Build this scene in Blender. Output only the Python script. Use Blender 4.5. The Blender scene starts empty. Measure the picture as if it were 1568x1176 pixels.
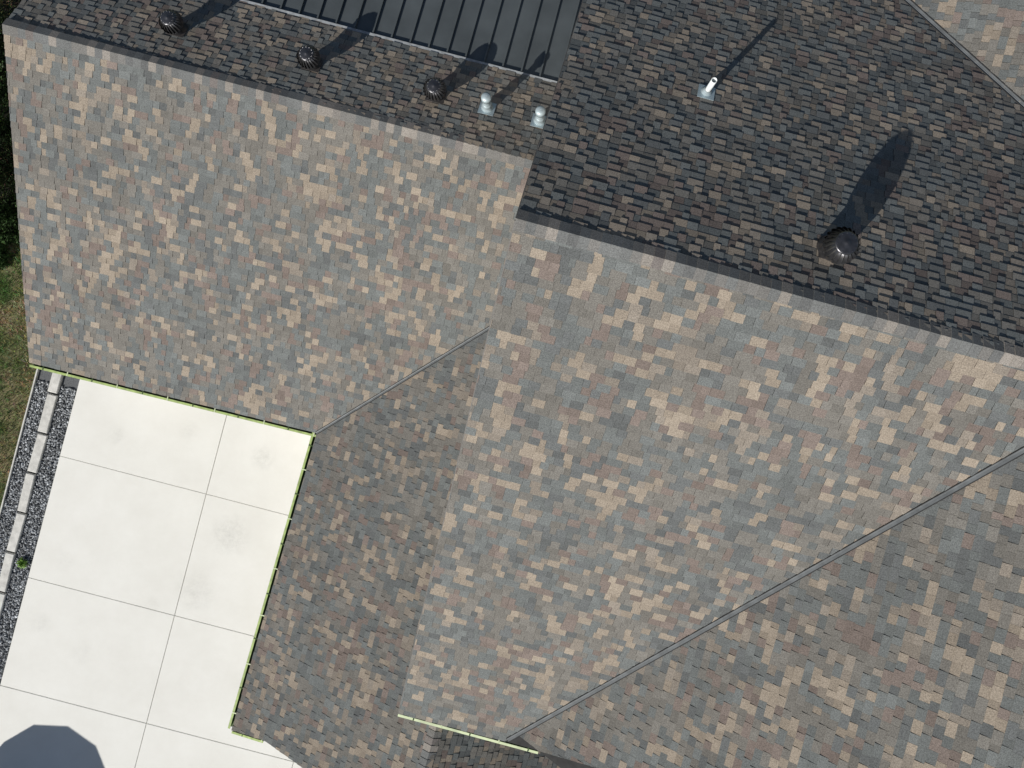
import bpy, bmesh, math, random
from mathutils import Vector, Matrix, noise
F=1087.0; CX,CY=784.0,588.0; H=18.9
scene=bpy.context.scene
def img2w(x,y,D): return Vector((x,-y,H-D))
def ab(th):
    t=math.radians(th); return (math.cos(t),math.sin(t)),(-math.sin(t),math.cos(t))
class Plane:
    def __init__(s,th,px,D0,drain,slope):
        a,b=ab(th); d={'+b':b,'-b':(-b[0],-b[1]),'+a':a,'-a':(-a[0],-a[1])}[drain]
        s.d=d; s.m=slope; s.p0=((px[0]-CX)*D0/F,(px[1]-CY)*D0/F); s.D0=D0
        s.O=img2w(*s.p0,D0)
        s.et=Vector((-d[0],d[1],slope)).normalized()      # up-slope
        s.es=Vector((-d[1],-d[0],0)).normalized()
        s.n=s.es.cross(s.et)
        if s.n.z<0: s.es=-s.es; s.n=-s.n
    def depth(s,px):
        q=((px[0]-CX)/F,(px[1]-CY)/F)
        return (s.D0-s.m*(s.p0[0]*s.d[0]+s.p0[1]*s.d[1]))/(1-s.m*(q[0]*s.d[0]+q[1]*s.d[1]))
    def P(s,px):
        D=s.depth(px); return img2w((px[0]-CX)*D/F,(px[1]-CY)*D/F,D)
    def z_at(s,x,y):
        return H-(s.D0+s.m*((x-s.p0[0])*s.d[0]+(-y-s.p0[1])*s.d[1]))
    def loc(s,P):
        v=P-s.O; return (v.dot(s.es),v.dot(s.et))
    def W(s,u,v,h=0): return s.O+s.es*u+s.et*v+s.n*h
def slope_between(low,high,th,drain):
    a,b=ab(th); d={'+b':b,'-b':(-b[0],-b[1]),'+a':a,'-a':(-a[0],-a[1])}[drain]
    dx=(low.x-high.x)*d[0]+(-(low.y-high.y))*d[1]
    return (high.z-low.z)/dx

TH1,TH2=14.1,15.2
PA=Plane(TH1,(410,141.5),13.0,'+b',.47)
PN1=Plane(TH1,(410,141.5),13.0,'-b',.47)
lo,hi=PA.P((485,663)),PA.P((745,505))
PC=Plane(TH2,(485,663),PA.depth((485,663)),'-a',slope_between(lo,hi,TH2,'-a'))
PB=Plane(TH2,(1179,441),9.36,'+b',.5)
PN2=Plane(TH2,(1179,441),9.36,'-b',.5)
lo,hi=PB.P((790,1125)),PB.P((1568,690))
PD=Plane(TH2,(790,1125),PB.depth((790,1125)),'-a',slope_between(lo,hi,TH2,'-a'))
lo,hi=PN2.P((1385,0)),PN2.P((1568,165))
PNE=Plane(TH2,(1385,0),PN2.depth((1385,0)),'-a',slope_between(lo,hi,TH2,'-a'))
PC2=Plane(TH2,(668,1118),PC.depth((668,1118)),'+a',.5)

# ---------------- materials
def newmat(name):
    m=bpy.data.materials.new(name); m.use_nodes=True
    nt=m.node_tree; b=nt.nodes['Principled BSDF']; return m,nt,b
def N(nt,t,**k):
    n=nt.nodes.new(t)
    for kk,v in k.items(): setattr(n,kk,v)
    return n
def mat_simple(name,col,rough=.6,metal=0,var=.25,scale=8,bump=0,bscale=60):
    m,nt,b=newmat(name)
    tc=N(nt,'ShaderNodeTexCoord'); no=N(nt,'ShaderNodeTexNoise'); no.inputs['Scale'].default_value=scale; no.inputs['Detail'].default_value=6
    nt.links.new(tc.outputs['Object'],no.inputs['Vector'])
    mp=N(nt,'ShaderNodeMapRange'); mp.inputs[1].default_value=.3; mp.inputs[2].default_value=.7
    mp.inputs[3].default_value=1-var; mp.inputs[4].default_value=1+var
    nt.links.new(no.outputs['Fac'],mp.inputs[0])
    mx=N(nt,'ShaderNodeVectorMath',operation='SCALE'); mx.inputs[0].default_value=col
    nt.links.new(mp.outputs[0],mx.inputs['Scale']); nt.links.new(mx.outputs[0],b.inputs['Base Color'])
    b.inputs['Roughness'].default_value=rough; b.inputs['Metallic'].default_value=metal
    if bump:
        n2=N(nt,'ShaderNodeTexNoise'); n2.inputs['Scale'].default_value=bscale; n2.inputs['Detail'].default_value=4
        nt.links.new(tc.outputs['Object'],n2.inputs['Vector'])
        bp=N(nt,'ShaderNodeBump'); bp.inputs['Strength'].default_value=bump; bp.inputs['Distance'].default_value=.01
        nt.links.new(n2.outputs['Fac'],bp.inputs['Height']); nt.links.new(bp.outputs[0],b.inputs['Normal'])
    return m
def mat_attr(name,rough=.95,grain=(.75,1.25),gscale=150,stain=(.88,1.1),sscale=.8,spec=.2,bump=.3):
    m,nt,b=newmat(name)
    at=N(nt,'ShaderNodeAttribute'); at.attribute_name='tabc'
    tc=N(nt,'ShaderNodeTexCoord')
    cur=at.outputs['Color']
    for sc,rg,det in ((gscale,grain,3),(sscale,stain,5)):
        no=N(nt,'ShaderNodeTexNoise'); no.inputs['Scale'].default_value=sc; no.inputs['Detail'].default_value=det
        nt.links.new(tc.outputs['Object'],no.inputs['Vector'])
        mp=N(nt,'ShaderNodeMapRange'); mp.inputs[1].default_value=.32; mp.inputs[2].default_value=.68
        mp.inputs[3].default_value=rg[0]; mp.inputs[4].default_value=rg[1]
        nt.links.new(no.outputs['Fac'],mp.inputs[0])
        mx=N(nt,'ShaderNodeVectorMath',operation='SCALE')
        nt.links.new(cur,mx.inputs[0]); nt.links.new(mp.outputs[0],mx.inputs['Scale']); cur=mx.outputs[0]
        if sc==gscale and bump:
            bp=N(nt,'ShaderNodeBump'); bp.inputs['Strength'].default_value=bump; bp.inputs['Distance'].default_value=.004
            nt.links.new(no.outputs['Fac'],bp.inputs['Height']); nt.links.new(bp.outputs[0],b.inputs['Normal'])
    nt.links.new(cur,b.inputs['Base Color'])
    b.inputs['Roughness'].default_value=rough; b.inputs['Specular IOR Level'].default_value=spec
    return m
M_shing=mat_attr('asphalt_shingle',grain=(.66,1.34),gscale=75,stain=(.93,1.07),spec=.1)
M_stone=mat_attr('gravel_stone',gscale=60,rough=.8)
M_leaf=mat_attr('leaf',gscale=20,rough=.6,bump=0)
M_under=mat_simple('roof_underlay',(.03,.03,.03),.9)
M_fascia=mat_simple('fascia_paint',(.11,.105,.10),.6)
M_metal=mat_simple('dark_standing_seam',(.11,.125,.13),.42,.3,.18,1.5)
M_flash=mat_simple('flashing_metal',(.36,.38,.39),.5,.3,.25,12)
M_valley=mat_simple('valley_metal',(.135,.145,.15),.6,.1,.25,6)
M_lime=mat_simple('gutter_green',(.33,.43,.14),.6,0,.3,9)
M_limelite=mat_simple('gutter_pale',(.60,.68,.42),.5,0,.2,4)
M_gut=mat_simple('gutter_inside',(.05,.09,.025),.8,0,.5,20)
M_wall=mat_simple('wall_siding',(.45,.43,.40),.8,0,.08,6,.2,40)
M_glass=mat_simple('window_glass',(.03,.04,.05),.08,0,.1,2)
M_trim=mat_simple('white_trim',(.75,.75,.73),.5,0,.05,5)
M_turb=mat_simple('turbine_bronze',(.12,.12,.128),.34,.85,.3,10)
M_core=mat_simple('turbine_inside',(.012,.012,.012),.7)
M_tflash=mat_simple('turbine_flashing',(.085,.078,.075),.6,.3,.3,10)
M_pipe=mat_simple('galvanised_pipe',(.42,.50,.53),.45,.35,.15,12)
M_white=mat_simple('pvc_pipe',(.72,.76,.76),.5,0,.1,12)
M_curb=mat_simple('curb_concrete',(.62,.61,.57),.9,0,.18,7,.4,60)
M_canopy=mat_simple('umbrella_fabric',(.05,.07,.12),.9,0,.1,5)

def srgb(c):
    return tuple(((v/255)/12.92 if v<10 else (((v/255)+.055)/1.055)**2.4) for v in c)
house=bpy.data.objects.new('house',None); scene.collection.objects.link(house)
def addobj(name,verts,faces,mat,parent=None,cols=None,mats=None,fm=None,smooth=False):
    me=bpy.data.meshes.new(name); me.from_pydata([tuple(v) for v in verts],[],faces); me.update()
    for m in (mats or [mat]): me.materials.append(m)
    if fm: me.polygons.foreach_set('material_index',fm)
    if cols:
        at=me.attributes.new('tabc','FLOAT_COLOR','POINT')
        flat=[]
        for c in cols: flat+= [c[0],c[1],c[2],1]
        at.data.foreach_set('color',flat)
    if smooth: me.polygons.foreach_set('use_smooth',[True]*len(me.polygons))
    o=bpy.data.objects.new(name,me); scene.collection.objects.link(o)
    if parent: o.parent=parent
    return o

# ---------------- shingles
K=.70
PAL=[((128,132,131),.26),((138,135,129),.30),((172,160,145),.15),((158,149,138),.06),((143,131,124),.12),((119,122,122),.11)]
PAL=[(tuple(x*K for x in srgb(c)),w) for c,w in PAL]
def pick(r):
    x=r.random()
    for c,w in PAL:
        x-=w
        if x<=0: return c
    return PAL[0][0]
def clip(poly,cp):
    for i in range(len(cp)):
        A=cp[i]; B=cp[(i+1)%len(cp)]
        ex,ey=B[0]-A[0],B[1]-A[1]
        out=[]
        if not poly: return []
        ds=[ex*(p[1]-A[1])-ey*(p[0]-A[0]) for p in poly]
        if min(ds)>=0: continue
        for j in range(len(poly)):
            p,q=poly[j],poly[(j+1)%len(poly)]; d1,d2=ds[j],ds[(j+1)%len(poly)]
            if d1>=0: out.append(p)
            if (d1>=0)!=(d2>=0):
                t=d1/(d1-d2); out.append((p[0]+(q[0]-p[0])*t,p[1]+(q[1]-p[1])*t))
        poly=out
    return poly
def area(p): return .5*sum(p[i][0]*p[(i+1)%len(p)][1]-p[(i+1)%len(p)][0]*p[i][1] for i in range(len(p)))
EXP=.128
def shingles(name,pl,parts,seed,e=EXP,tone=1.0,ws=1.0):  # tone below full paints shade into the colour of slopes off the sun
    r=random.Random(seed)
    L=[]
    for part in parts:
        q=[pl.loc(pl.P(p)) for p in part]
        if area(q)<0: q.reverse()
        L.append(q)
    smin=min(p[0] for q in L for p in q); smax=max(p[0] for q in L for p in q)
    tmin=min(p[1] for q in L for p in q); tmax=max(p[1] for q in L for p in q)
    V=[];Fc=[];C=[]
    prev=[]
    t=tmin; row=0
    while t<tmax:
        s=smin-r.random()*.4; cur=[]; raised=r.random()<.5
        shift=r.uniform(-.004,.004)
        last=pick(r)
        while s<smax:
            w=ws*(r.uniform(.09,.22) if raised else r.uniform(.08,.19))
            mid=s+w/2; c=None
            x=r.random()
            if x<.20:
                for (a0,a1,cc) in prev:
                    if a0<=mid<a1: c=cc;break
            elif x<.26: c=last
            if c is None: c=pick(r)
            last=c
            cur.append((s,s+w,c))
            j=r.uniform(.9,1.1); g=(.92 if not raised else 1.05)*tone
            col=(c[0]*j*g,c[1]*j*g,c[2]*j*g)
            h=.0165+r.uniform(-.002,.003) if raised else .0068
            tl=t+shift+r.uniform(-.003,.003)
            tt=t+e+.022
            gp_=.0014
            quad=[(s+gp_,tl),(s+w-gp_,tl),(s+w-gp_,tt),(s+gp_,tt)]
            for q in L:
                cp=clip(quad,q)
                if len(cp)<3 or abs(area(cp))<1e-5: continue
                b=len(V); n=len(cp)
                for (u,v) in cp:
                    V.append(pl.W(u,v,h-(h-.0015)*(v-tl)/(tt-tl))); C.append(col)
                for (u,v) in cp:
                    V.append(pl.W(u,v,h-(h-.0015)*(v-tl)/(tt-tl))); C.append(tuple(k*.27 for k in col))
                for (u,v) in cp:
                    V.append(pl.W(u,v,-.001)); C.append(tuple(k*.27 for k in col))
                Fc.append(tuple(range(b,b+n)))
                for k in range(n):
                    k2=(k+1)%n
                    Fc.append((b+n+k,b+2*n+k,b+2*n+k2,b+n+k2))
            s+=w; raised=not raised if r.random()<.82 else raised
        prev=cur; t+=e; row+=1
    addobj(name,V,Fc,M_shing,house,cols=C)
    # deck
    for i,part in enumerate(parts):
        P3=[pl.P(p)-pl.n*.004 for p in part]
        n=len(P3); V=P3+[p-Vector((0,0,.14)) for p in P3]
        Fd=[tuple(range(n)),tuple(range(2*n-1,n-1,-1))]+[(k,(k+1)%n,n+(k+1)%n,n+k) for k in range(n)]
        addobj(name+'_deck',V,Fd,None,house,mats=[M_under,M_fascia],fm=[0,1]+[1]*n)

A_poly=[(5,38),(860,257),(800,472),(485,663),(45,555)]
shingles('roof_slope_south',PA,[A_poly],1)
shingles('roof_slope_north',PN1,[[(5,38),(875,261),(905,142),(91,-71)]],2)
shingles('roof_slope_wing',PC,[[(485,663),(800,472),(843,472),(641,1210),(355,1118)],[(405,1134),(641,1210),(635,1297)]],3,tone=.9)  # side-lit slope, shingle colour darkened to deepen its shade
shingles('roof_slope_wing_east',PC2,[[(690,1040),(641,1215),(635,1290),(900,1290),(900,1040)]],4,tone=.85)  # slope facing off the sun, shade added in the shingle colour
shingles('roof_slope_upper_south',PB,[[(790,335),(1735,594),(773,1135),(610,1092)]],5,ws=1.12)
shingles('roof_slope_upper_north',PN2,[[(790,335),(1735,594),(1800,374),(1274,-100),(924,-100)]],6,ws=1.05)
shingles('roof_slope_cross',PD,[[(773,1135),(1735,594),(1545,1300),(940,1240),(825,1150)]],7,tone=.93,ws=1.12)  # side-lit like the wing, extra shade painted into the tabs
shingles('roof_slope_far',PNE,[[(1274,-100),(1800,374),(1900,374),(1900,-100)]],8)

def strip(name,A,B,up,side,w,h,mat,parent=house,base=0.0):
    V=[]
    for P in (A,B):
        for s,u in ((-1,0),(1,0),(1,1),(-1,1)):
            V.append(P+side*(s*w/2)+up*(base+u*h))
    Fq=[(0,1,2,3),(7,6,5,4),(0,4,5,1),(1,5,6,2),(2,6,7,3),(3,7,4,0)]
    return addobj(name,V,Fq,mat,parent)

# ridge caps
def ridgecap(name,A,B,p1,p2,seed,w=.15):
    r=random.Random(seed); V=[];Fc=[];C=[]
    d=(B-A); Ln=d.length; d.normalize()
    s1=-p1.et; s2=-p2.et
    s=0
    while s<Ln:
        L=min(.145,Ln-s); c=pick(r); j=r.uniform(.88,1.06)
        g=sum(c)/3; c=tuple((.5*k+.5*g)*j for k in c)
        P=A+d*s; Q=A+d*(s+L+.03)
        b=len(V)
        up=Vector((0,0,1)); ww=w+r.uniform(-.006,.006)
        h0,h1=.028,.017
        for X,h in ((P,h0),(Q,h1)):
            V+= [X+s1*ww+p1.n*h, X+up*(h+.004), X+s2*ww+p2.n*h, X+s1*ww, X+s2*ww]
        C+=[c]*10
        Fc+=[(b,b+1,b+6,b+5),(b+1,b+2,b+7,b+6),(b,b+3,b+4,b+2,b+1),(b,b+5,b+8,b+3),(b+2,b+4,b+9,b+7)]
        s+=L
    addobj(name,V,Fc,M_shing,house,cols=C)
ridgecap('ridge_cap',PA.P((5,38)),PA.P((855,256)),PA,PN1,11)
ridgecap('ridge_cap_upper',PB.P((790,335)),PB.P((1735,594)),PB,PN2,12)
ridgecap('ridge_cap_wing',PC.P((700,1000)),PC.P((641,1210)),PC,PC2,13)

# valleys: shallow V metal strips
def valley(name,A,B,p1,p2,w=.05,mat=M_valley):
    d=(B-A).normalized()
    v1=p1.n.cross(d).normalized(); v2=p2.n.cross(d).normalized()
    if v1.z<0: v1=-v1
    if v2.z<0: v2=-v2
    V=[]
    prof=[(v1,w,p1,.020),(v1,w*.25,p1,.018),(None,0,None,.028),(v2,w*.25,p2,.018),(v2,w,p2,.020)]
    for X in (A,B):
        for v,ww,p,h in prof:
            V.append(X+Vector((0,0,h)) if v is None else X+v*ww+p.n*h)
    Fv=[(i,i+1,i+6,i+5) for i in range(4)]
    addobj(name,V,Fv,mat,house)
    for v,p in ((v1,p1),(v2,p2)):
        strip(name+'_edge',A+v*w+p.n*.012,B+v*w+p.n*.012,p.n,v,.012,.011,M_under)
valley('valley_flashing',PA.P((485,663)),PA.P((760,496)),PA,PC,.038)
valley('valley_flashing_large',PB.P((778,1132)),PB.P((1730,597)),PB,PD,.05)
valley('valley_flashing_far',PN2.P((1300,-77)),PN2.P((1780,356)),PN2,PNE,.05)

# rake drip edges
def rake(name,p,a,b,mat=M_fascia,w=.03):
    A=p.P(a);B=p.P(b); d=(B-A).normalized(); strip(name,A,B,p.n,p.n.cross(d).normalized(),w,.016,mat,base=-.06)
rake('rake_edge',PA,(5,38),(45,555)); rake('rake_edge_upper',PB,(790,335),(610,1092)); rake('rake_edge_north',PN2,(790,335),(924,-100))

# gutters
def gutter(name,A,B,out,lip,w=.095,pale=False):
    A=A+Vector((0,0,-.03));B=B+Vector((0,0,-.03))
    up=Vector((0,0,1)); r=random.Random(5)
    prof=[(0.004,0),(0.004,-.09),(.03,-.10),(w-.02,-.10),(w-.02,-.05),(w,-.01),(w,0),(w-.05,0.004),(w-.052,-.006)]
    V=[]
    for X in (A,B):
        for o,u in prof: V.append(X+out*o+up*u)
    n=len(prof)
    Fg=[(i,i+1,n+i+1,n+i) for i in range(n-1)]
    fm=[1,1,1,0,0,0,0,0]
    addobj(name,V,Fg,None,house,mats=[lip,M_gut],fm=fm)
    L=(B-A).length; d=(B-A).normalized(); k=.3
    i=0
    while k<L:
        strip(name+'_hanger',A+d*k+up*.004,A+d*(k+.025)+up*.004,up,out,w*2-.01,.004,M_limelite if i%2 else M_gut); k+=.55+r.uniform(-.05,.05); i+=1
aA,bA=ab(TH1); aC,bC=ab(TH2)
w3=lambda v:Vector((v[0],-v[1],0))
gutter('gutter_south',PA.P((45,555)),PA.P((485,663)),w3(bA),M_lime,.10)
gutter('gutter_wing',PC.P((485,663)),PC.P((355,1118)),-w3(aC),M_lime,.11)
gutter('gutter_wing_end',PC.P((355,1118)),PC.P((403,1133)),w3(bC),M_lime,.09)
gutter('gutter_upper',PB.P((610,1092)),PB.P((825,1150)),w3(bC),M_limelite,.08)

# metal roof
a3,b3=w3(aA),w3(bA)
E0=PN1.P((250,-29)); E1=PN1.P((905,142))
dn=(-b3+Vector((0,0,-.16)))
top0=E0+Vector((0,0,-.05)); top1=E1+Vector((0,0,-.05)); Lm=4.2
V=[top0,top1,top1+dn*Lm,top0+dn*Lm]; V+=[v-Vector((0,0,.12)) for v in V]
addobj('metal_roof_sheet',V,[(0,1,2,3),(7,6,5,4),(0,4,5,1),(1,5,6,2),(2,6,7,3),(3,7,4,0)],M_metal,house)
dr=(E1-E0); LL=dr.length; dr.normalize(); k=.1; un=dn.cross(dr).normalized(); un=un if un.z>0 else -un
while k<LL:
    strip('metal_roof_seam',top0+dr*k,top0+dr*k+dn*Lm,un,dr,.03,.05,M_metal,base=-.002)
    k+=.375
strip('roof_transition_flashing',E0+Vector((0,0,-.012))+(-b3)*.02,E1+Vector((0,0,-.012))+(-b3)*.02,Vector((0,0,1)),b3,.05,.02,M_flash)

# ---------------- walls
def wall(name,A,B,tops,mat=M_wall):
    n=len(tops); V=[]
    for i,z in enumerate(tops):
        P=A.lerp(B,i/(n-1)); V.append(Vector((P.x,P.y,-.02)));V.append(Vector((P.x,P.y,z)))
    addobj(name,V,[(2*i,2*i+2,2*i+3,2*i+1) for i in range(n-1)],mat,house)
def wallf(name,A,B,pls,n=9,fn=min):
    tops=[]
    for i in range(n):
        P=A.lerp(B,i/(n-1)); tops.append(fn(pl.z_at(P.x,P.y) for pl in pls)-.16)
    wall(name,A,B,tops)
sw=PA.P((45,555)); se=PA.P((485,663)); nw=PN1.P((91,-71)); ne=PN1.P((905,142))
SW=sw-b3*.4+a3*.4; SE=se-b3*.4+a3*.42; NW=nw+b3*.1+a3*.4
wallf('wall_south',SW,SE,[PA]); wallf('wall_west',SW,NW,[PA,PN1],17)
aw,bw=w3(aC),w3(bC)
CB=PC.P((355,1118))+aw*.42-bw*.2
wallf('wall_wing',SE,CB,[PC])
CE=PC.P((641,1180))-bw*.1; wallf('wall_wing_end',CB,CE,[PC])
r1=PB.P((610,1092))-bw*.4+aw*.3; r2=PN2.P((924,-100))+bw*.3+aw*.3
wallf('wall_upper_west',r1,r2,[PB,PN2],25)
r3=PB.P((773,1135))-bw*.4; wallf('wall_upper_south',r1,r3,[PB])
def window(A,B,f,w,z0,z1,out,name):
    d=(B-A); d.z=0; L=d.length; d.normalize(); c=Vector((A.x,A.y,0))+d*(L*f)
    strip(name+'_glass',c-d*w/2+Vector((0,0,z0))+out*.01,c+d*w/2+Vector((0,0,z0))+out*.01,Vector((0,0,1)),out,.02,z1-z0,M_glass)
    for zz in (z0-.06,z1): strip(name+'_frame',c-d*(w/2+.06)+Vector((0,0,zz))+out*.02,c+d*(w/2+.06)+Vector((0,0,zz))+out*.02,Vector((0,0,1)),out,.06,.06,M_trim)
    for sx in (-1,0,1):
        X=c+d*sx*(w/2+.03*abs(sx)); strip(name+'_mullion',X-d*.03+Vector((0,0,z0))+out*.02,X+d*.03+Vector((0,0,z0))+out*.02,Vector((0,0,1)),out,.055,z1-z0,M_trim)
window(SW,SE,.5,2.4,.1,2.2,b3,'patio_door'); window(SW,SE,.15,1.2,.9,2.1,b3,'window_south')
window(SE,CB,.35,1.6,.9,2.1,-aw,'window_wing'); window(SE,CB,.75,1.6,.9,2.1,-aw,'window_wing_second')

# ---------------- vents
def rev(bm,prof,seg=24,mat=0,cap=True):
    rings=[]
    for r_,z in prof:
        rings.append([bm.verts.new((r_*math.cos(2*math.pi*i/seg),r_*math.sin(2*math.pi*i/seg),z)) for i in range(seg)])
    for a,b in zip(rings,rings[1:]):
        for i in range(seg):
            f=bm.faces.new((a[i],a[(i+1)%seg],b[(i+1)%seg],b[i])); f.material_index=mat; f.smooth=True
    if cap:
        f=bm.faces.new(rings[-1]); f.material_index=mat
def flashing(bm,pl,sz,mat):
    v=[]
    for h in (.016,.021):
        for u,t in ((-1,-1),(1,-1),(1,1.15),(-1,1.15)):
            P=pl.es*(u*sz)+pl.et*(t*sz)+pl.n*h; v.append(bm.verts.new(P))
    for f in ((0,1,2,3),(4,5,6,7),(0,1,5,4),(1,2,6,5),(2,3,7,6),(3,0,4,7)):
        bm.faces.new([v[i] for i in f]).material_index=mat
def finish(bm,name,loc,mats):
    me=bpy.data.meshes.new(name); bmesh.ops.recalc_face_normals(bm,faces=bm.faces); bm.to_mesh(me); bm.free()
    for m in mats: me.materials.append(m)
    o=bpy.data.objects.new(name,me); o.location=loc; scene.collection.objects.link(o); return o
def turbine(px,pl,sc=1.0,rot=0):
    bm=bmesh.new()
    flashing(bm,pl,.17,2)
    zb=.12*sc; R=.215*sc
    rev(bm,[(.19*sc,-.08),(.165*sc,0.05),(.15*sc,zb),(.155*sc,zb+.02),(.155*sc,zb+.05)],28,0)
    rev(bm,[(.145*sc,zb+.04),(R*.86,zb+.11*sc),(R*.88,zb+.2*sc),(R*.6,zb+.30*sc)],28,1)
    nb=22; prof=[(.15,.045),(.185,.075),(.208,.12),(.215,.165),(.208,.21),(.185,.255),(.15,.29),(.115,.31)]
    for i in range(nb):
        a0=2*math.pi*i/nb+rot; prev=None
        for k,(r_,z) in enumerate(prof):
            tw=.25*math.sin(math.pi*k/(len(prof)-1))*.6
            aa=a0+tw; ri=r_*sc*.9; ro=r_*sc*1.02; z_=zb+z*sc
            p=bm.verts.new((ri*math.cos(aa),ri*math.sin(aa),z_)); q=bm.verts.new((ro*math.cos(aa+.19),ro*math.sin(aa+.19),z_))
            if prev:
                f=bm.faces.new((prev[0],prev[1],q,p)); f.smooth=True
            prev=(p,q)
    zt=zb+.305*sc
    rev(bm,[(.135*sc,zt-.008),(.138*sc,zt+.004),(.12*sc,zt+.014),(.07*sc,zt+.022),(.03*sc,zt+.026),(.012*sc,zt+.04)],28,0)
    for i in range(12):
        a0=2*math.pi*i/12
        bmesh.ops.create_icosphere(bm,subdivisions=1,radius=.007*sc,matrix=Matrix.Translation((.112*sc*math.cos(a0),.112*sc*math.sin(a0),zt+.019)))
    return finish(bm,'roof_turbine_vent',pl.P(px),[M_turb,M_core,M_tflash])
turbine((1271,383),PN2,1.15)
turbine((273,45),PN1,1,.05); turbine((479,98),PN1,1,.13); turbine((668,146),PN1,1,.2)
def bvent(px,pl,h):
    bm=bmesh.new(); flashing(bm,pl,.15,0)
    rev(bm,[(.125,-.05),(.12,.02),(.075,.15),(.07,.16),(.062,.165),(.062,h-.1)],22,0,False)
    rev(bm,[(.062,.17),(.10,.185),(.062,.22)],22,0,False)
    rev(bm,[(.062,h-.12),(.092,h-.12),(.095,h-.05),(.092,h-.02),(.06,h),(.02,h+.012)],22,0)
    return finish(bm,'roof_vent_pipe',pl.P(px),[M_pipe])
bvent((746,166),PN1,.55); bvent((826,186),PN1,.55)
def pvc(px,pl,h):
    bm=bmesh.new(); flashing(bm,pl,.13,0)
    rev(bm,[(.095,-.04),(.09,.02),(.055,.12),(.05,.13)],22,0,False)
    rev(bm,[(.043,.1),(.043,h),(.036,h),(.036,h-.2)],22,1,False)
    rev(bm,[(.036,h-.2),(.001,h-.2)],22,2)
    return finish(bm,'plumbing_vent_pipe',pl.P(px),[M_pipe,M_white,M_core])
pvc((1081,142),PN2,.45)

# ---------------- ground
def G(px): return Vector(((px[0]-CX)*H/F,-(px[1]-CY)*H/F,0))
TG=14.6
ag,bg=ab(TG); ga,gb=w3(ag),w3(bg)
def GL(a,b,z=0): return ga*a+gb*b+Vector((0,0,z))
m,nt,b=newmat('lawn_soil')
tc=N(nt,'ShaderNodeTexCoord'); no=N(nt,'ShaderNodeTexNoise'); no.inputs['Scale'].default_value=1.3; no.inputs['Detail'].default_value=8
rp=N(nt,'ShaderNodeValToRGB'); rp.color_ramp.elements[0].position=.4; rp.color_ramp.elements[0].color=(.055,.09,.022,1); rp.color_ramp.elements[1].position=.62; rp.color_ramp.elements[1].color=(.22,.19,.10,1)
nt.links.new(tc.outputs['Object'],no.inputs['Vector']); nt.links.new(no.outputs['Fac'],rp.inputs[0]); nt.links.new(rp.outputs[0],b.inputs['Base Color']); b.inputs['Roughness'].default_value=.95
S=1500
addobj('lawn',[(-S,-S,-.06),(S,-S,-.06),(S,S,-.06),(-S,S,-.06)],[(0,1,2,3)],m)
# concrete patio
m,nt,b=newmat('patio_concrete')
tc=N(nt,'ShaderNodeTexCoord')
base=N(nt,'ShaderNodeTexNoise'); base.inputs['Scale'].default_value=.7; base.inputs['Detail'].default_value=9; base.inputs['Roughness'].default_value=.7
nt.links.new(tc.outputs['Object'],base.inputs['Vector'])
rp=N(nt,'ShaderNodeValToRGB'); rp.color_ramp.elements[0].position=.3; rp.color_ramp.elements[0].color=(.765,.755,.70,1); rp.color_ramp.elements[1].position=.7; rp.color_ramp.elements[1].color=(.84,.835,.785,1)
nt.links.new(base.outputs['Fac'],rp.inputs[0]); cur=rp.outputs[0]
wn=N(nt,'ShaderNodeTexNoise'); wn.inputs['Scale'].default_value=5.5; wn.inputs['Detail'].default_value=10; wn.inputs['Roughness'].default_value=.78
nt.links.new(tc.outputs['Object'],wn.inputs['Vector'])
for (px,R,k) in (((352,820),.8,.32),((300,908),.85,.22),((402,702),.5,.30),((178,668),.4,.18),((290,660),.4,.14),((125,1000),.5,.11),((100,860),.4,.11),((235,925),.35,.11),((62,955),.45,.16)):
    g=G(px)
    ds=N(nt,'ShaderNodeVectorMath',operation='DISTANCE'); ds.inputs[1].default_value=(g.x,g.y,0)
    nt.links.new(tc.outputs['Object'],ds.inputs[0])
    mr=N(nt,'ShaderNodeMapRange',interpolation_type='SMOOTHERSTEP'); mr.inputs[1].default_value=0; mr.inputs[2].default_value=R; mr.inputs[3].default_value=1; mr.inputs[4].default_value=0
    nt.links.new(ds.outputs['Value'],mr.inputs[0])
    nm=N(nt,'ShaderNodeMapRange'); nm.inputs[1].default_value=.36; nm.inputs[2].default_value=.66; nm.inputs[3].default_value=0; nm.inputs[4].default_value=k
    nt.links.new(wn.outputs['Fac'],nm.inputs[0])
    mu=N(nt,'ShaderNodeMath',operation='MULTIPLY'); nt.links.new(mr.outputs[0],mu.inputs[0]); nt.links.new(nm.outputs[0],mu.inputs[1])
    mx=N(nt,'ShaderNodeMix',data_type='RGBA'); nt.links.new(mu.outputs[0],mx.inputs[0]); nt.links.new(cur,mx.inputs[6]); mx.inputs[7].default_value=(.25,.245,.22,1); cur=mx.outputs[2]
nt.links.new(cur,b.inputs['Base Color']); b.inputs['Roughness'].default_value=.9
fn=N(nt,'ShaderNodeTexNoise'); fn.inputs['Scale'].default_value=70; bp=N(nt,'ShaderNodeBump'); bp.inputs['Strength'].default_value=.2; bp.inputs['Distance'].default_value=.005
nt.links.new(tc.outputs['Object'],fn.inputs['Vector']); nt.links.new(fn.outputs['Fac'],bp.inputs['Height']); nt.links.new(bp.outputs[0],b.inputs['Normal'])
M_conc=m
def gl_of(px):
    g=G(px); return (g.dot(ga),g.dot(gb))
aL=.5*(gl_of((120,582))[0]+gl_of((45,880))[0]); aJ=.5*(gl_of((318,757))[0]+gl_of((265,942))[0])
bs=[gl_of((318,757))[1],gl_of((265,942))[1],gl_of((225,1108))[1]]
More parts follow.
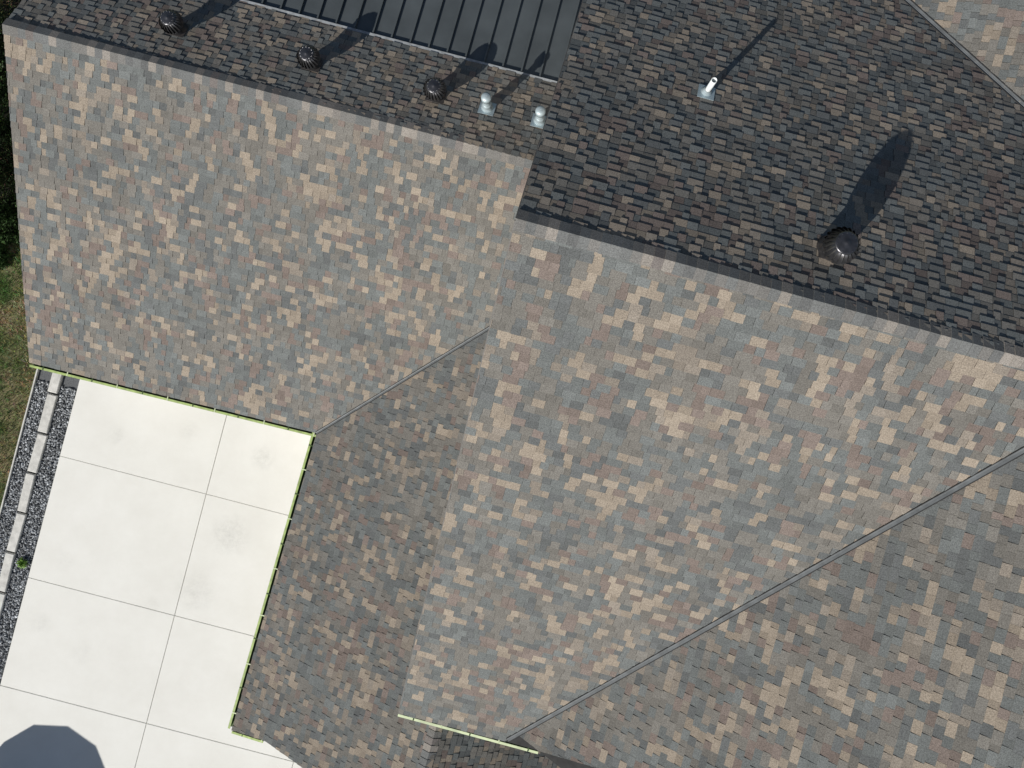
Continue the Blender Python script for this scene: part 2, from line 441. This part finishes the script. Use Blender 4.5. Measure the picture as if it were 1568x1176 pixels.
bsx=[bs[0]-6.3,bs[0]-3.15]+bs+[bs[2]+3.1,bs[2]+6.2]
asx=[aL,aJ,aJ+4.05,aJ+8.1]
bm=bmesh.new(); g=.004
for i in range(len(asx)-1):
    for j in range(len(bsx)-1):
        a0,a1,b0,b1=asx[i]+g,asx[i+1]-g,bsx[j]+g,bsx[j+1]-g; c=.008
        vs=[bm.verts.new(GL(a,bb,z)) for z,o in ((-.1,0),(-.012,0),(0,c)) for a,bb in ((a0+o,b0+o),(a1-o,b0+o),(a1-o,b1-o),(a0+o,b1-o))]
        for l in (0,4):
            for k in range(4): bm.faces.new((vs[l+k],vs[l+(k+1)%4],vs[l+4+(k+1)%4],vs[l+4+k]))
        bm.faces.new(vs[8:12])
o=finish(bm,'concrete_patio',(0,0,0),[M_conc])
addobj('patio_joint_filler',[GL(asx[0]+.02,bsx[0],-.03),GL(asx[-1],bsx[0],-.03),GL(asx[-1],bsx[-1],-.03),GL(asx[0]+.02,bsx[-1],-.03)],[(0,1,2,3)],mat_simple('joint_sand',(.22,.2,.16),.95)).parent=o
# gravel bed
aC0=.5*(gl_of((87,580))[0]+gl_of((18,850))[0]); aE=.5*(gl_of((60,570))[0]+gl_of((20,700))[0])
b0g,b1g=bsx[0]+1.5,bsx[-1]
gp=addobj('gravel_bed',[GL(aE,b0g,-.045),GL(aL+.01,b0g,-.045),GL(aL+.01,b1g,-.045),GL(aE,b1g,-.045)],[(0,1,2,3)],mat_simple('gravel_base',(.12,.125,.13),.95,0,.5,60))
r=random.Random(3)
bmi=bmesh.new(); bmesh.ops.create_icosphere(bmi,subdivisions=1,radius=1); iv=[v.co.copy() for v in bmi.verts]; ifc=[tuple(v.index for v in f.verts) for f in bmi.faces]; bmi.free()
V=[];Fc=[];C=[]
for n in range(13000):
    a=r.uniform(aE+.02,aL-.02); bb=r.uniform(b0g+3,b1g-3)
    if abs(a-aC0)<.14 : continue
    s=r.uniform(.014,.034); P=GL(a,bb,-.04+r.uniform(0,.025)); v=r.choice([.12,.18,.25,.32,.4,.55,.7])*r.uniform(.7,1.1); c=(v*.96,v,v*1.03)
    rot=Matrix.Rotation(r.uniform(0,6.28),3,Vector((r.uniform(-1,1),r.uniform(-1,1),r.uniform(-1,1))).normalized()); sc=Vector((s*r.uniform(.7,1.3),s*r.uniform(.7,1.2),s*.7))
    b_=len(V)
    for q in iv: V.append(P+rot@Vector((q.x*sc.x,q.y*sc.y,q.z*sc.z))); C.append(c)
    Fc+=[tuple(b_+k for k in f) for f in ifc]
st=addobj('gravel_stones',V,Fc,M_stone,gp,cols=C)
# curb blocks
bm=bmesh.new(); bb=b0g
while bb<b1g:
    L=1.03; w=.125+r.uniform(-.006,.006); off=r.uniform(-.015,.015); rz=r.uniform(-.015,.015)
    vs=[bm.verts.new(GL(aC0+off+x*(w-o_)+rz*y,bb+L/2+y*(L/2-o_),z)) for z,o_ in ((-.1,0),(.035,0),(.05,.015)) for x,y in ((-1,-1),(1,-1),(1,1),(-1,1))]
    for l in (0,4):
        for k in range(4): bm.faces.new((vs[l+k],vs[l+(k+1)%4],vs[l+4+(k+1)%4],vs[l+4+k]))
    bm.faces.new(vs[8:12]); bb+=L+.06
finish(bm,'concrete_curb_blocks',(0,0,0),[M_curb])
strip('lawn_edging',GL(aE,b0g,-.06),GL(aE,b1g,-.06),Vector((0,0,1)),ga,.035,.09,M_curb,None)
# grass blades
V=[];Fc=[];C=[]
for n in range(75000):
    a=aE-.02-abs(r.uniform(0,3.6)); bb=r.uniform(-7,10)
    P=GL(a,bb,-.06); nz=noise.noise(Vector((P.x*.9,P.y*.9,0)))+.6*noise.noise(Vector((P.x*3,P.y*3,4)))
    f=min(1,max(0,.45+nz*1.8)); g1=(.10,.19,.04); g2=(.42,.36,.20); c=tuple((g1[k]*(1-f)+g2[k]*f)*r.uniform(.5,1.4) for k in range(3))
    h=r.uniform(.04,.13); an=r.uniform(0,6.28); w=r.uniform(.004,.009); ln=r.uniform(.3,1.1)*h; a2=r.uniform(0,6.28)
    d=Vector((math.cos(an)*w,math.sin(an)*w,0)); t=P+Vector((math.cos(a2)*ln,math.sin(a2)*ln,h))
    b_=len(V); V+=[P-d,P+d,t]; C+=[c]*3; Fc.append((b_,b_+1,b_+2))
addobj('grass',V,Fc,M_leaf,None,cols=C)
# shrubs
def shrub(cx,cy,R,hh,seed,tone=1):
    r=random.Random(seed); V=[];Fc=[];C=[]
    for n in range(5200):
        v=Vector((r.gauss(0,1),r.gauss(0,1),r.gauss(0,1))).normalized(); v.z=abs(v.z)
        rad=r.uniform(.55,1)*(1+.28*noise.noise(v*2.3+Vector((seed,0,0))))
        P=Vector((cx+v.x*R*rad,cy+v.y*R*rad,v.z*hh*rad))
        an=Vector((r.uniform(-1,1),r.uniform(-1,1),r.uniform(-.5,1))).normalized(); t1=an.orthogonal().normalized(); t2=an.cross(t1); s=r.uniform(.02,.045)
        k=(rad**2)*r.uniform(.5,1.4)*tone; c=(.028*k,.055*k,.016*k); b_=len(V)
        V+=[P-t1*s,P+t2*s*.5,P+t1*s,P-t2*s*.5]; C+=[c]*4; Fc.append((b_,b_+1,b_+2,b_+3))
    for n in range(7):
        an=2*math.pi*n/7; A=Vector((cx,cy,-.05)); B=Vector((cx+math.cos(an)*R*.6,cy+math.sin(an)*R*.6,hh*.7)); d=Vector((.015,.01,0)); b_=len(V); V+=[A-d,A+d,B]; C+=[(.04,.03,.02)]*3; Fc.append((b_,b_+1,b_+2))
    addobj('shrub',V,Fc,M_leaf,None,cols=C)
for i,(px,R,hh,tn) in enumerate([((-10,60),.95,1.5,1),((0,120),.9,1.4,1),((-12,180),1.0,1.5,1),((0,240),.85,1.3,1),((-8,300),.9,1.2,1),((12,345),.55,.7,1.6),((-6,392),.4,.45,2.2)]):
    P=G(px); shrub(P.x,P.y,R,hh,i+20,tn)
addobj('mulch_bed',[G((-80,-60))+Vector((0,0,-.05)),G((90,-60))+Vector((0,0,-.05)),G((90,375))+Vector((0,0,-.05)),G((-60,350))+Vector((0,0,-.05))],[(0,1,2,3)],mat_simple('mulch',(.02,.016,.012),.95,0,.5,30))
# weed
V=[];Fc=[];C=[]
wp=G((36,862))
for n in range(110):
    an=r.uniform(0,6.28); l=r.uniform(.05,.15); d=Vector((math.cos(an),math.sin(an),0)); sd=Vector((-d.y,d.x,0))*r.uniform(.012,.022)
    z=r.uniform(.02,.1); o_=wp+d*l*.2; b_=len(V); k=r.uniform(.7,1.4)
    V+=[o_,o_+d*l*.5+sd+Vector((0,0,z)),o_+d*l+Vector((0,0,z*.6)),o_+d*l*.5-sd+Vector((0,0,z))]; C+=[(.14*k,.25*k,.045*k)]*4; Fc.append((b_,b_+1,b_+2,b_+3))
addobj('weed_plant',V,Fc,M_leaf,None,cols=C)

# ---------------- sun & umbrella
el=math.radians(33.5); tx,ty=-.664,-.748; nn=math.hypot(tx,ty); tx/=nn; ty/=nn
toward=Vector((tx*math.cos(el),ty*math.cos(el),math.sin(el)))
sd=bpy.data.lights.new('sun','SUN'); sd.energy=5; sd.angle=math.radians(.5); sd.color=(1,.965,.91)
so=bpy.data.objects.new('sun',sd); so.rotation_euler=toward.to_track_quat('Z','Y').to_euler(); so.location=(0,0,40); scene.collection.objects.link(so)
shc=G((74,1200)); hu=2.35; Uc=shc+Vector((toward.x,toward.y,0))/math.tan(el)/math.cos(el)*hu
bm=bmesh.new(); R=1.62
NS=11; ap=bm.verts.new((0,0,hu+.42)); ring=[bm.verts.new((R*math.cos(.1+i*2*math.pi/NS),R*math.sin(.1+i*2*math.pi/NS),hu)) for i in range(NS)]
ring2=[bm.verts.new((R*math.cos(.1+i*2*math.pi/NS),R*math.sin(.1+i*2*math.pi/NS),hu-.14)) for i in range(NS)]
for i in range(NS):
    bm.faces.new((ring[i],ring[(i+1)%NS],ap)).material_index=0; bm.faces.new((ring[i],ring2[i],ring2[(i+1)%NS],ring[(i+1)%NS])).material_index=0
rev(bm,[(.26,0),(.26,.05),(.06,.09),(.03,.3),(.025,.31),(.025,hu+.4),(.02,hu+.5)],16,1)
for i in range(NS):
    an=.1+i*2*math.pi/NS; A=Vector((0,0,hu+.38)); B=Vector((R*math.cos(an),R*math.sin(an),hu-.03)); t=Vector((-math.sin(an),math.cos(an),0))*.012
    v=[bm.verts.new(x) for x in (A-t,A+t,B+t,B-t)]; bm.faces.new(v).material_index=1
o=finish(bm,'patio_umbrella',Uc,[M_canopy,M_turb])

w=bpy.data.worlds.new('World'); scene.world=w; w.use_nodes=True; nt=w.node_tree
bgn=nt.nodes.get('Background') or nt.nodes.new('ShaderNodeBackground'); sk=nt.nodes.new('ShaderNodeTexSky'); sk.sky_type='NISHITA'; sk.sun_disc=False
sk.sun_elevation=el; sk.sun_rotation=math.atan2(tx,ty)%(2*math.pi)
nt.links.new(sk.outputs[0],bgn.inputs[0]); bgn.inputs[1].default_value=.056
cam=bpy.data.cameras.new('camera'); cam.sensor_width=36; cam.lens=36*F/1568; cam.clip_end=5000
co=bpy.data.objects.new('camera',cam); co.location=(0,0,H); scene.collection.objects.link(co); scene.camera=co
scene.view_settings.view_transform='Standard'; scene.view_settings.look='None'; scene.view_settings.exposure=0
